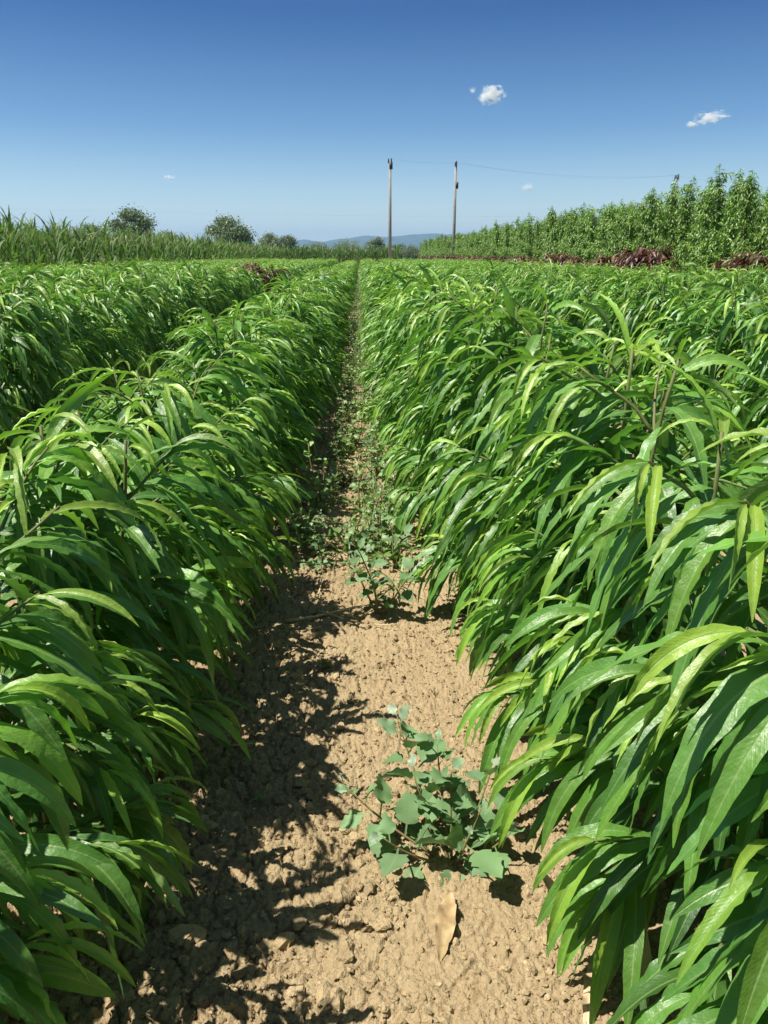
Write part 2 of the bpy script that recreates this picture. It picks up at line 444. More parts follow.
# ------------------------------------------------------------------ haze: one closed box of air
def build_haze():
    a = Acc(); box(a, (-15000, -400, -3.5), (15000, 15000, 420))
    m, t, o = new_mat('haze_air')
    v = N(t, 'ShaderNodeVolumePrincipled', Density=1.1e-4, Anisotropy=0.2)
    v.inputs['Color'].default_value = (0.36, 0.62, 1.0, 1)
    t.links.new(v.outputs[0], o.inputs['Volume'])
    h = link('haze', a.mesh('haze', m, False)); tag(h, kind='stuff')
build_haze()

# ------------------------------------------------------------------ instancing of an uncountable mass as ONE object
def mass(name, pts, rots, scales, idx, variants, label, cat, group=None):
    """variants: meshes, placed on points by a geometry-nodes tree"""
    c = bpy.data.collections.new(name + '_kinds')
    for k, me in enumerate(variants):
        o = bpy.data.objects.new(f'{name}_kind_{k:02d}', me); c.objects.link(o)
    me = bpy.data.meshes.new(name)
    me.vertices.add(len(pts)); me.vertices.foreach_set('co', np.asarray(pts, np.float32).ravel())
    for n_, ty, a in (('rot', 'FLOAT_VECTOR', rots), ('scl', 'FLOAT_VECTOR', scales)):
        at = me.attributes.new(n_, ty, 'POINT'); at.data.foreach_set('vector', np.asarray(a, np.float32).ravel())
    at = me.attributes.new('idx', 'INT', 'POINT'); at.data.foreach_set('value', np.asarray(idx, np.int32))
    me.update()
    o = link(name, me)
    ng = bpy.data.node_groups.new(name, 'GeometryNodeTree')
    ng.interface.new_socket('Geometry', in_out='INPUT', socket_type='NodeSocketGeometry')
    ng.interface.new_socket('Geometry', in_out='OUTPUT', socket_type='NodeSocketGeometry')
    gi = ng.nodes.new('NodeGroupInput'); go = ng.nodes.new('NodeGroupOutput')
    ci = ng.nodes.new('GeometryNodeCollectionInfo'); ci.inputs['Collection'].default_value = c
    ci.inputs['Separate Children'].default_value = True; ci.inputs['Reset Children'].default_value = True
    ip = ng.nodes.new('GeometryNodeInstanceOnPoints'); ip.inputs['Pick Instance'].default_value = True
    def na(nm, ty):
        n = ng.nodes.new('GeometryNodeInputNamedAttribute'); n.data_type = ty; n.inputs['Name'].default_value = nm; return n.outputs[0]
    e2r = ng.nodes.new('FunctionNodeEulerToRotation')
    ng.links.new(na('rot', 'FLOAT_VECTOR'), e2r.inputs[0])
    ng.links.new(gi.outputs[0], ip.inputs['Points']); ng.links.new(ci.outputs[0], ip.inputs['Instance'])
    ng.links.new(na('idx', 'INT'), ip.inputs['Instance Index']); ng.links.new(e2r.outputs[0], ip.inputs['Rotation'])
    ng.links.new(na('scl', 'FLOAT_VECTOR'), ip.inputs['Scale'])
    ng.links.new(ip.outputs[0], go.inputs[0])
    md = o.modifiers.new('scatter', 'NODES'); md.node_group = ng
    tag(o, label, cat, group, 'stuff')
    return o

# ------------------------------------------------------------------ peach seedlings
def curve_pts(p, d, L, bend, n, rng, wob=0.15):
    p = np.array(p, float); d = np.array(d, float) / np.linalg.norm(d); out = [p.copy()]
    for k in range(n):
        d = d + np.array([0, 0, -1.0]) * bend / n + rng.normal(0, wob / n, 3)
        d /= np.linalg.norm(d); p = p + d * L / n; out.append(p.copy())
    return np.array(out)

def seedling_data(seed, h, lod=0, red=False):
    """returns Accs: stem, foliage, young leaves.  The row runs along local Y."""
    rng = np.random.default_rng(seed)
    st, fo, yo = Acc(), Acc(), Acc()
    main = curve_pts((0, 0, -0.03), (rng.normal(0, .10), rng.normal(0, .06), 1), h * 0.93, -0.05, 10, rng, 0.5)
    tube(st, main, 0.0075, 0.003, 6)
    shoots = [(main, 0.34, True)]
    nb = int(rng.integers(15, 19))
    for b in range(nb):
        q = 0.12 + 0.76 * (b + rng.uniform(0, .8)) / nb
        s = 1 if (b % 2) else -1
        az = (0 if s > 0 else math.pi) + rng.normal(0, 0.75)
        el = rad(rng.uniform(20, 48) + 14 * q)
        Lb = rng.uniform(0.20, 0.33) * (1.12 - 0.5 * q)
        f = q * 10; k0 = int(f); p0 = main[k0] * (1 - (f - k0)) + main[min(k0 + 1, 10)] * (f - k0)
        d = (math.cos(az) * math.cos(el), math.sin(az) * math.cos(el), math.sin(el))
        pts = curve_pts(p0, d, Lb, 0.30, 6, rng, 0.5)
        tube(st, pts, 0.004, 0.002, 5)
        shoots.append((pts, 0.22, False))
    step = 0.0155 if lod == 0 else (0.013 if red else 0.023)
    nl, na = ((20, 4) if lod == 0 else (5, 2))
    for pts, t0, ismain in shoots:
        seg = np.linalg.norm(np.diff(pts, axis=0), axis=1); cum = np.concatenate([[0], np.cumsum(seg)]); LL = cum[-1]
        n = max(3, int(LL * (1 - t0) / step))
        tt = np.linspace(t0, 1.0, n) * LL
        P = np.stack([np.interp(tt, cum, pts[:, k]) for k in range(3)], 1)
        T = nrm(np.gradient(P, axis=0))
        ang = np.arange(n) * 2.3999 + rng.uniform(0, 6.28)
        a = nrm(np.cross(T, np.array([0.3, 0.2, 0.93]) + rng.normal(0, .05, 3))); bb = np.cross(T, a)
        R = a * np.cos(ang)[:, None] + bb * np.sin(ang)[:, None]
        endd = (LL - tt)
        young = np.clip(1 - endd / 0.085, 0, 1)
        # a fountain: every leaf leaves its shoot outwards and hangs over, neighbours nearly parallel
        o_ = P - main[np.clip((P[:, 2] / h * 10).astype(int), 0, 10)] * np.array([1, 1, 0]); o_[:, 2] = 0
        o_ += rng.normal(0, .03, (n, 3)) * np.array([1, 1, 0]); o_ = nrm(o_)
        o_[:, 0] += 0.35 * np.sign(o_[:, 0]); o_[:, 1] *= 0.8
        D = o_ * (0.95 - 0.5 * young)[:, None] + T * (0.20 + (0.7 if ismain else 1.0) * young)[:, None] + R * (0.72 - 0.2 * young)[:, None]
        D[:, 2] += rng.uniform(-0.45, 0.15, n)
        D[:, 2] = np.minimum(D[:, 2], 0.75)
        L = rng.uniform(0.165, 0.265, n) * (1 - 0.45 * young)
        Wd = L * rng.uniform(0.185, 0.25, n)
        droop = rng.uniform(1.2, 2.7, n) * (1 - 0.15 * young)
        age = np.clip(young * 0.75 + rng.normal(0.16, 0.12, n) + 0.26 * np.clip(P[:, 2] / h, 0, 1) ** 3, 0, 1)
        fold = rng.uniform(0.20, 0.62, n) + 0.3 * young
        wave = rng.uniform(0.002, 0.0075, n) * (1 - .4 * young)
        if red: droop *= 1.6
        age = np.clip(young * 0.9 + rng.normal(0.16, 0.12, n) + 0.22 * np.clip(P[:, 2] / h, 0, 1) ** 2, 0, 1)
        fold = rng.uniform(0.08, 0.40, n) + 0.4 * young
        wave = rng.uniform(0.0012, 0.0048, n) * (1 - .4 * young)
        P = P + R * 0.004
        y = young > 0.35
        for acc, msk in ((fo, ~y), (yo, y)):
            if msk.any():
                leaves(acc, P[msk], D[msk], L[msk], Wd[msk], droop[msk], fold[msk], wave[msk], age[msk], rng, nl, na, roll=0.36, twist=0.8, wk=(4, 8))
    return st, fo, yo

SEED = []
for k in range(8):
    st, fo, yo = seedling_data(100 + k, 0.80 + 0.022 * k)
    SEED.append((st.mesh('seedling_stem', M['stem']), fo.mesh('seedling_foliage', M['leaf']), yo.mesh('seedling_young_leaves', M['leaf'])))
SEED_LOD = []
for k in range(8):
    st, fo, yo = seedling_data(300 + k, 0.80 + 0.022 * k, 1)
    a = Acc()
    for q in (fo, yo):
        a.V += [v for v in q.V]; 
    a = Acc()
    for q in (fo, yo):
        for vi, fi, ui, gi in zip(q.V, q.F, q.A['luv'], q.A['age']):
            pass
    V = np.concatenate(fo.V + yo.V); F = np.concatenate([np.concatenate(fo.F), np.concatenate(yo.F) + fo.n])
    SEED_LOD.append(mk_mesh('far_seedling', V, F, M['leaf'], {'luv': np.concatenate(fo.A['luv'] + yo.A['luv']), 'age': np.concatenate(fo.A['age'] + yo.A['age'])}))
RED = []
for k in range(4):
    st, fo, yo = seedling_data(500 + k, 0.95 + 0.03 * k, 1, True)
    RED.append((st.mesh('red_stem', M['bark']), mk_mesh('red_foliage', np.concatenate(fo.V + yo.V), np.concatenate([np.concatenate(fo.F), np.concatenate(yo.F) + fo.n]), M['leaf_red'],
               {'luv': np.concatenate(fo.A['luv'] + yo.A['luv']), 'age': np.concatenate(fo.A['age'] + yo.A['age'])})))

cam_rot = Euler((rad(90 - PITCH), 0, rad(YAW))).to_matrix().transposed()
def project(p):
    v = cam_rot @ (Vector(p) - Vector((0, 0, CAM_H)))
    d = -v.z
    if d <= 0.02: return None
    return 384 + FPX * v.x / d, 512 - FPX * v.y / d, d

rows = [(k + 0.5) * ROW + (0.05 if k < 0 else -0.11) for k in range(-7, 5)]           # centres of the rows, the path lies between -0.7 and 0.7
ORD = ['', 'first', 'second', 'third', 'fourth', 'fifth', 'sixth', 'seventh', 'eighth', 'ninth', 'tenth', 'eleventh', 'twelfth', 'thirteenth', 'fourteenth', 'fifteenth', 'sixteenth']
plants = []
for rx in rows:
    y = -1.3 + random.uniform(0, .2)
    while y < 64:
        plants.append([rx + random.gauss(0, .035) - (.10 * min(1, max(0, (y - 1.8) / 3)) if 0 < rx < ROW else 0), y, rx]); y += random.uniform(0.17, 0.28)
def in_view(x, y, z=0.6, m=60, r=0.4):
    p = project((x, y, z))
    if p is None: return False
    e = r * FPX / max(p[2], 0.3)
    return -e < p[0] < 768 + e and -e < p[1] < 1024 + e
vis = [p for p in plants if in_view(p[0], p[1])]
vis.sort(key=lambda p: p[0] ** 2 + p[1] ** 2)
red_left = [p for p in plants if abs(p[2] + 1.5 * ROW) < .2 and 14.6 < p[1] < 15.7]
ind = [p for p in vis if p not in red_left][:300]
ind_id = {id(p) for p in ind} | {id(p) for p in red_left}
rest = [p for p in plants if id(p) not in ind_id]
ind.sort(key=lambda p: (p[2], p[1]))
cnt = {}
def row_w(rx, y): return 1.03 + 0.27 * min(1, max(0, (y - 1.5) / 5)) if abs(rx) < ROW else 1.05
def row_h(rx): return (1.02 if rx < 0 else 1.14) if abs(rx) < ROW else 1.17
def add_seedling(x, y, rx, label, group):
    v = SEED[random.randrange(8)]
    hs = random.uniform(0.97, 1.10) * row_h(rx)
    root = empty('peach_seedling', (x, y, gz(x, y)), random.choice((0, math.pi)) + random.gauss(0, .3))
    root.scale = (random.uniform(.98, 1.12) * row_w(rx, y), random.uniform(.95, 1.1), hs)
    tag(root, label, 'seedling', group)
    for nm, me in zip(('stem', 'foliage', 'young_leaves'), v): link(nm, me, root)
    return root
for x, y, rx in ind:
    side = 'left' if rx < 0 else 'right'
    rn = int(abs(rx) / ROW) + 1
    c = cnt[rx] = cnt.get(rx, 0) + 1
    where = f'row along the {side} edge of the path' if rn == 1 else f'{ORD[rn]} row {side} of the path'
    if c <= 12:
        lab = f'{"nearest" if c == 1 else ORD[c] + " nearest"} drooping peach seedling in the {where}'
    else:
        lab = f'small distant green seedling further up the {where}'
    add_seedling(x, y, rx, lab, 'peach seedlings in the nursery rows, ' + ('beside the path' if rn == 1 else f'{ORD[rn]} row {side}'))
pts, rots, scl, idx = [], [], [], []
for x, y, rx in rest:
    pts.append((x, y, 0.0)); rots.append((0, 0, random.choice((0, math.pi)) + random.gauss(0, .3)))
    s = random.uniform(.97, 1.10) * row_h(rx); scl.append((random.uniform(.95, 1.1) * row_w(rx, y), random.uniform(.95, 1.1), s)); idx.append(random.randrange(8))
mass('seedling_rows', pts, rots, scl, idx, SEED_LOD, 'far rows of green peach seedlings reaching the end of the field', 'seedlings', 'peach seedlings in the nursery rows')

def add_red(x, y, s, label, group):
    v = RED[random.randrange(4)]
    root = empty('red_leaved_seedling', (x, y, 0), random.uniform(0, 6.28)); root.scale = (s * 1.25, s * 1.25, s)
    tag(root, label, 'seedling', group)
    for nm, me in zip(('stem', 'foliage'), v): link(nm, me, root)
for q in range(7):
    p = (-1.5 * ROW + .05 + random.uniform(-.32, .32), 14.6 + q * .2)
    add_red(p[0], p[1], random.uniform(1.15, 1.23), 'dark red leaved seedling in the small maroon clump among green rows on the left', 'red seedlings in the left clump')
RX = 5.15 * ROW
def red_row(y0, y1, h0, h1, step, label, group):
    y = y0
    while y < y1:
        q = (y - y0) / (y1 - y0); hh = h0 + (h1 - h0) * math.sin(math.pi * min(1, max(0, q)))
        add_red(RX + random.gauss(0, .15), y, hh * random.uniform(.95, 1.05), label, group); y += step * random.uniform(.8, 1.2)
red_row(11.8, 15.6, 1.30, 1.42, .36, 'dark maroon seedling in the red clump at the far right border of the field', 'red seedlings, clump at the right border')
red_row(18.5, 20.6, 1.42, 1.68, .33, 'dark maroon seedling in the highest red clump before the young trees', 'red seedlings, highest clump')
red_row(20.9, 23.6, 1.30, 1.36, .38, 'dark maroon seedling in the lower red clump just left of the highest one', 'red seedlings, lower clump')
red_row(26.3, 31.0, 1.24, 1.42, .45, 'dark maroon seedling in the middle red clump at the foot of the trees', 'red seedlings, middle clump')
red_row(23.9, 26.0, 1.22, 1.28, .5, 'dark maroon seedling of the low link between two red clumps', 'red seedlings, low link')
red_row(32.0, 90.0, 1.28, 1.36, .62, 'small dark maroon seedling in the long thin far end of the red row', 'red seedlings, far end of the row')

# ------------------------------------------------------------------ block of young peach trees on the right
def young_tree(seed, h):
    rng = np.random.default_rng(seed)
    tr, cr = Acc(), Acc()
    main = curve_pts((0, 0, -0.05), (rng.normal(0, .03), rng.normal(0, .03), 1), h, -0.02, 12, rng, 0.35)
    tube(tr, main, 0.022, 0.004, 6)
    shoots = [(main, 0.3)]
    for b in range(30):
        q = 0.12 + 0.80 * b / 30; az = b * 2.4 + rng.normal(0, .4); el = rad(rng.uniform(38, 68))
        Lb = rng.uniform(.5, .85) * (1.1 - 0.72 * q)
        f = q * 12; k0 = int(f); p0 = main[k0] * (1 - (f - k0)) + main[min(k0 + 1, 12)] * (f - k0)
        pts = curve_pts(p0, (math.cos(az) * math.cos(el), math.sin(az) * math.cos(el), math.sin(el)), Lb, 0.35, 5, rng, .5)
        tube(tr, pts, .007, .002, 4); shoots.append((pts, .15))
    for pts, t0 in shoots:
        seg = np.linalg.norm(np.diff(pts, axis=0), axis=1); cum = np.concatenate([[0], np.cumsum(seg)]); LL = cum[-1]
        n = int(LL * (1 - t0) / 0.0125); tt = np.linspace(t0, 1, n) * LL
        P = np.stack([np.interp(tt, cum, pts[:, k]) for k in range(3)], 1); T = nrm(np.gradient(P, axis=0))
        R = nrm(np.cross(T, rng.normal(0, 1, (n, 3))))
        young = np.clip(1 - (LL - tt) / .12, 0, 1)
        D = T * (0.4 + young)[:, None] + R; D[:, 2] += .1
        L = rng.uniform(.13, .20, n) * (1 - .4 * young)
        leaves(cr, P, D, L, L * .36, rng.uniform(1.6, 3.2, n), .35, 0.0, np.clip(rng.normal(.35, .2, n) + young * .4, 0, 1), rng, 3, 2, roll=.5)
    return tr.mesh('young_tree_trunk', M['bark']), cr.mesh('young_tree_crown', M['leaf_tree'])
YT = [young_tree(700 + k, 2.6 + 0.14 * k) for k in range(6)]
TX = 8.5
trees = []
for r in range(5):
    y = 10.0 + random.uniform(0, .5)
    while y < 108:
        trees.append((TX + r * 1.0 + random.gauss(0, .08), y, r)); y += random.uniform(.42, .68)
vis = [t for t in trees if t[2] < 2 and in_view(t[0], t[1], 1.8, r=.8)]
vis.sort(key=lambda t: t[1] + (30 if t[2] else 0)); tind = vis[:290]; tid = {id(t) for t in tind}
cn = {}
for t in sorted(tind, key=lambda t: t[1]):
    me = YT[random.randrange(6)]
    c = cn[t[2]] = cn.get(t[2], 0) + 1
    s = random.uniform(.88, 1.06) * (.90 if t[1] < 17.5 else 1.0)
    if t[2] == 0:
        lab = f'{"nearest" if c == 1 else ORD[c] + " nearest"} slender young peach tree in the front row behind the red seedlings' if c <= 10 else 'slender young peach tree in the front row, further off along the red seedlings'
    else:
        lab = 'young peach tree whose tip shows above the front row of trees on the right'
    root = empty('young_peach_tree', (t[0], t[1], 0), random.uniform(0, 6.28)); root.scale = (s, s, s)
    tag(root, lab, 'tree', 'young peach trees, front row' if t[2] == 0 else 'young peach trees, second row')
    link('trunk', me[0], root); link('crown', me[1], root)
pts, rots, scl, idx = [], [], [], []
for t in trees:
    if id(t) in tid: continue
    pts.append((t[0], t[1], 0)); rots.append((0, 0, random.uniform(0, 6.28))); s = random.uniform(.86, 1.08); scl.append((s, s, s)); idx.append(random.randrange(6))
mass('young_tree_block', pts, rots, scl, idx, [m[1] for m in YT], 'dense block of young peach trees behind the front rows on the right', 'trees', 'young peach trees')

# ------------------------------------------------------------------ corn field on the left and across the far end
def corn(seed, h):
    rng = np.random.default_rng(seed)
    sk, lf, ts = Acc(), Acc(), Acc()
    main = curve_pts((0, 0, -.05), (rng.normal(0, .03), rng.normal(0, .03), 1), h, 0, 8, rng, .12)
    tube(sk, main, .016, .006, 6)
    n = 13; q = np.linspace(.12, .95, n); f = q * 8; k0 = f.astype(int).clip(0, 7); fr = (f - k0)[:, None]
    P = main[k0] * (1 - fr) + main[k0 + 1] * fr
    az0 = rng.uniform(0, 6.28); az = az0 + np.arange(n) * math.pi + rng.normal(0, .35, n); el = rng.uniform(1.0, 1.38, n) + 0.08 * q
    D = np.stack([np.cos(az) * np.cos(el), np.sin(az) * np.cos(el), np.sin(el)], 1)
    age = np.where(q < .34, rng.uniform(.7, 1, n), rng.uniform(0, .6, n))
    leaves(lf, P, D, rng.uniform(.6, .9, n) * (1 - .25 * np.abs(q - .5)), .10, rng.uniform(.3, 1.9, n), .3, .008, age, rng, 8, 2, prof=prof_blade, roll=.3)
    tip = main[-1]
    for k in range(8):
        a = rng.uniform(0, 6.28); e = 1.5 if k == 0 else rng.uniform(.7, 1.25)
        tube(ts, curve_pts(tip, (math.cos(a) * math.cos(e), math.sin(a) * math.cos(e), math.sin(e)), rng.uniform(.18, .32), .4, 4, rng), .006, .003, 4)
    return sk.mesh('corn_stalk', M['corn']), lf.mesh('corn_leaves', M['corn']), ts.mesh('corn_tassel', M['tassel'])
CORN = [corn(900 + k, 1.62 + .06 * k) for k in range(6)]
CX = -9.6
cp = []
for r in range(7):
    y = 9 + random.uniform(0, .3)
    while y < 105:
        cp.append((CX - r * .75 + random.gauss(0, .06), y, r)); y += random.uniform(.28, .5)
for r in range(5):
    x = CX + .6
    while x < 4.5:
        cp.append((x, 88 + r * .8 + random.gauss(0, .1), r + 10)); x += random.uniform(.26, .42)
vis = [c for c in cp if c[2] < 1 and in_view(c[0], c[1], 1.8, r=.5)]
vis.sort(key=lambda c: c[1]); cind = vis[:230]
cind += sorted([c for c in cp if c[2] == 10], key=lambda c: c[0])[:60]
cid_ = {id(c) for c in cind}; c1 = 0
for c in cind:
    me = CORN[random.randrange(6)]; s = random.uniform(.82, 1.14) * (1.13 if c[1] < 22 else 1.0)
    c1 += 1
    if c[2] == 10: lab = 'small distant corn plant in the band across the far end of the field'; gp = 'corn plants across the far end'
    elif c1 <= 10: lab = f'{"nearest" if c1 == 1 else ORD[c1] + " nearest"} tall corn plant on the edge of the cornfield'; gp = 'corn plants along the left edge'
    else: lab = 'corn plant further back along the edge of the cornfield behind the left rows'; gp = 'corn plants along the left edge'
    root = empty('corn_plant', (c[0], c[1], 0), random.uniform(0, 6.28), s); tag(root, lab, 'corn', gp)
    for nm, m_ in zip(('stalk', 'leaves', 'tassel'), me): link(nm, m_, root)
CORN_J = []
for sk, lf, ts in CORN:      # one mesh of blades and tassel for the mass
    def arr(me):
        v = np.zeros(len(me.vertices) * 3, np.float32); me.vertices.foreach_get('co', v)
        f = np.zeros(len(me.loops), np.int32); me.loops.foreach_get('vertex_index', f)
        a = np.zeros(len(me.vertices), np.float32); me.attributes['age'].data.foreach_get('value', a)
        u = np.zeros(len(me.vertices) * 3, np.float32); me.attributes['luv'].data.foreach_get('vector', u)
        return v.reshape(-1, 3), f.reshape(-1, 4), a, u.reshape(-1, 3)
    A1, A2, A3 = arr(sk), arr(lf), arr(ts); A3[2][:] = .85
    n1, n2 = len(A1[0]), len(A2[0])
    CORN_J.append(mk_mesh('corn_mass', np.concatenate([A1[0], A2[0], A3[0]]), np.concatenate([A1[1], A2[1] + n1, A3[1] + n1 + n2]), M['corn'],
                  {'age': np.concatenate([A1[2], A2[2], A3[2]]), 'luv': np.concatenate([A1[3], A2[3], A3[3]])}))
pts, rots, scl, idx = [], [], [], []
for c in cp:
    if id(c) in cid_: continue
    pts.append((c[0], c[1], 0)); rots.append((0, 0, random.uniform(0, 6.28))); s = random.uniform(.82, 1.16); scl.append((s, s, s)); idx.append(random.randrange(6))
mass('corn_field', pts, rots, scl, idx, CORN_J, 'dense cornfield behind its front edge at the far left', 'corn', 'corn plants')

# ------------------------------------------------------------------ big trees beyond the fields
def big_tree(seed, h, w, hb, columnar=False):
    rng = np.random.default_rng(seed)
    tr, cr = Acc(), Acc()
    main = curve_pts((0, 0, -.2), (rng.normal(0, .04), rng.normal(0, .04), 1), h * .8, 0, 10, rng, .3)
    tube(tr, main, h * .022, h * .006, 8)
    ncl = 46
    for b in range(ncl):
        z = hb + (h - hb) * rng.uniform(.02, .97) ; q = (z - hb) / (h - hb)
        rr = w * .5 * math.sqrt(max(.05, 1 - (2 * q - .9) ** 2 * .85)) * rng.uniform(.25, .95)
        a = rng.uniform(0, 6.28); c = np.array([rr * math.cos(a), rr * math.sin(a), z])
        f = min(9.99, max(0, (z - .25 * rr - h * .08) / (h * .8) * 10)); k0 = int(f)
        if b % 2 == 0:
            p0 = main[k0]; mid = (p0 + c) / 2 + np.array([0, 0, -.05 * h * .3]); tube(tr, np.array([p0, mid, c]), h * .006, h * .002, 5)
        R = rng.uniform(.10, .18) * w + .25
        n = 260
        P = c + rng.normal(0, 1, (n, 3)) * np.array([R, R, R * .75]) * .55
        D = rng.normal(0, 1, (n, 3)); L = rng.uniform(.32, .6, n) * (h / 12) ** .5
        leaves(cr, P, D, L, L * .75, 1.0, .2, 0, np.clip(rng.normal(.45, .25, n), 0, 1), rng, 2, 2, prof=prof_round, roll=1.5)
    return tr.mesh('trunk', M['bark']), cr.mesh('crown', M['hazed_leaf'])
def place_tree(name, px, dist, top, wpx, seed, label, hb=.16):
    x = (px - 360) / FPX * dist * .946; h = CAM_H + math.tan(math.atan((512 - top) / FPX) - rad(PITCH)) * dist; w = wpx * dist / FPX
    t, c = big_tree(seed, h, w, h * hb)
    r = empty(name, (x, dist, 0), 0); tag(r, label, 'tree', 'trees beyond the fields'); link('trunk', t, r); link('crown', c, r)
place_tree('poplar_tree', 137, 190, 213, 41, 41, 'large dense round crowned tree standing above the corn, darkest of all')
place_tree('broadleaf_tree', 96, 210, 228, 26, 42, 'low dark crown just showing over the corn, left of the large round tree')
place_tree('broadleaf_tree', 172, 240, 234, 26, 47, 'small crown barely showing over the corn just right of the large round tree')
place_tree('broadleaf_tree', 230, 170, 222, 42, 43, 'loose airy tree with light gaps in its crown standing alone behind the corn')
place_tree('broadleaf_tree', 271, 260, 236, 20, 44, 'paler small tree of the touching pair behind the corn')
place_tree('broadleaf_tree', 289, 262, 238, 20, 45, 'rounder darker tree of the touching pair, before the blue hills')
place_tree('broadleaf_tree', 345, 330, 244, 36, 46, 'low wide tree below the hills, behind the far corn', .05)
place_tree('broadleaf_tree', 318, 340, 246, 30, 48, 'low grey bushy tree between the pair and the wide tree', .05)
place_tree('broadleaf_tree', 377, 280, 239, 19, 49, 'dark round tree directly left of the first power pole', .05)
place_tree('broadleaf_tree', 398, 300, 246, 18, 50, 'hazy round tree directly right of the first power pole', .05)
place_tree('broadleaf_tree', 432, 290, 242, 17, 51, 'small round tree between the two power poles against the hills', .05)
place_tree('broadleaf_tree', 414, 280, 248, 22, 52, 'lowest bushy tree between the two power poles', .02)
place_tree('broadleaf_tree', 30, 230, 236, 60, 53, 'tree mostly hidden behind the tallest corn', .05)

# ------------------------------------------------------------------ power poles and lines
def pole(x, y, h, label, style):
    r = empty('power_pole', (x, y, 0)); tag(r, label, 'power pole', 'power poles across the field end')
    a = Acc(); tube(a, np.array([[0, 0, -.3], [0, 0, h * .5], [0, 0, h]]), .16, .10, 12); link('shaft', a.mesh('pole_shaft', M['concrete']), r)
    if style == 0:
        a = Acc(); box(a, (-.07, -.16, h - .45), (.20, .16, h + .06)); link('bracket', a.mesh('pole_bracket', M['dark']), r)
        ins = ((-.12, .2), (.10, -.05))
    else:
        a = Acc(); box(a, (-.05, -.5, h - .06), (.05, .5, h + .05)); link('bracket', a.mesh('pole_bracket', M['dark']), r)
        a = Acc(); box(a, (.02, -.18, h - 1.75), (.24, .18, h - 1.25)); link('switch_box', a.mesh('pole_switch', M['dark']), r)
        ins = ((0, .42), (0, -.42), (0, 0))
    for ix, iy in ins:
        a = Acc(); z0 = h + .02
        tube(a, np.array([[ix, iy, z0], [ix, iy, z0 + .10], [ix, iy, z0 + .2], [ix, iy, z0 + .34]]), .065, .05, 8)
        link('insulator', a.mesh('insulator', M['dark']), r)
    return r
PL = [(2.53, 66.5, 8.35), (8.2, 69.0, 8.4), (31.6, 80.0, 8.5)]
pole(*PL[0], 'bare concrete power pole standing free at the end of the dirt path', 0)
pole(*PL[1], 'concrete power pole with a small switch box, rising behind the young trees', 1)
pole(*PL[2], 'power pole whose top only peeks over the young trees', 1)
def wire(p, q, sag, label, n=24):
    p = np.array(p, float); q = np.array(q, float); t = np.linspace(0, 1, n)[:, None]
    P = p * (1 - t) + q * t; P[:, 2] -= (4 * sag * t * (1 - t))[:, 0]
    a = Acc(); tube(a, P, .0036, .0036, 4)
    tag(link('power_line', a.mesh('power_line', M['wire'])), label, 'power line', 'power lines')
def top(k, dy=0): return (PL[k][0], PL[k][1] + dy, PL[k][2] + .3)
wire(top(0), top(1, .42), .10, 'thin wire strung from the free pole to the pole with the switch box')
wire(top(1, .42), top(2, .42), .5, 'upper wire from the switch box pole to the pole behind the trees')
wire(top(1, -.42), top(2, -.42), .7, 'lower wire from the switch box pole to the pole behind the trees')
wire(top(2, .42), (85, 111, 8.8), .6, 'thin wire running off to the right over the young trees')
wire((-75, 96, 7.6), (60, 128, 7.6), 1.0, 'faint wire crossing low over the corn and the far trees')

# ------------------------------------------------------------------ clouds (outside the haze)
def cloud(px, py, wpx, hpx, dist, seed, label, dens):
    el = math.atan((256 - py) / FPX / 1.0); x = (px - 360) / FPX * dist; z = CAM_H + (256 - py) / FPX * dist * 1.0
    # picture rows above the horizon -> height, camera pitch taken into account
    a_ = math.atan((512 - py) / FPX) - rad(PITCH); z = CAM_H + math.tan(a_) * dist
    dep = math.cos(math.atan((512 - py) / FPX)); x = (px - 384) / FPX * dist / math.cos(a_) * dep + math.tan(rad(-YAW)) * dist
    w = wpx / FPX * dist; h = hpx / FPX * dist
    rng = np.random.default_rng(seed)
    m, t, o = new_mat('cloud_vapour')
    tc = N(t, 'ShaderNodeTexCoord')
    nz = N(t, 'ShaderNodeTexNoise', Scale=2.1, Detail=6.0, Roughness=.62, noise_dimensions='4D')
    nz.inputs['W'].default_value = seed * 3.7
    t.links.new(tc.outputs['Object'], nz.inputs['Vector'])
    ln = N(t, 'ShaderNodeVectorMath', operation='LENGTH'); t.links.new(tc.outputs['Object'], ln.inputs[0])
    d = math_(t, 'SUBTRACT', math_(t, 'ADD', 0.42, math_(t, 'MULTIPLY', math_(t, 'SUBTRACT', nz.outputs[0], .5), 2.6)), math_(t, 'MULTIPLY', ln.outputs['Value'], .75))
    d = math_(t, 'MULTIPLY', math_(t, 'MULTIPLY', d, 2.5, clamp=True), dens / h)
    v = N(t, 'ShaderNodeVolumePrincipled', Anisotropy=.1); v.inputs['Color'].default_value = (1, 1, 1, 1)
    t.links.new(d, v.inputs['Density']); t.links.new(v.outputs[0], o.inputs['Volume'])
    bm_v, bm_f = ico(2)
    ob = link('cloud', mk_mesh('cloud', bm_v * 1.0, bm_f, m))
    ob.location = (x, dist, z); ob.scale = (w * .52, w * .45, h * .54); tag(ob, label, 'cloud', 'small clouds in the sky')
def ico(sub):
    import bmesh
    b = bmesh.new(); bmesh.ops.create_icosphere(b, subdivisions=sub, radius=1)
    V = np.array([v.co[:] for v in b.verts]); F = np.array([[v.index for v in f.verts] for f in b.faces]); b.free(); return V, F
cloud(491, 95, 32, 19, 4000, 1, 'brightest white cloud puff, high in the middle of the sky', 10)
cloud(716, 116, 36, 13, 4000, 2, 'flat white cloud near the right edge of the sky', 7)
cloud(696, 123, 12, 7, 4100, 3, 'tiny wisp just left of the flat cloud', 7)
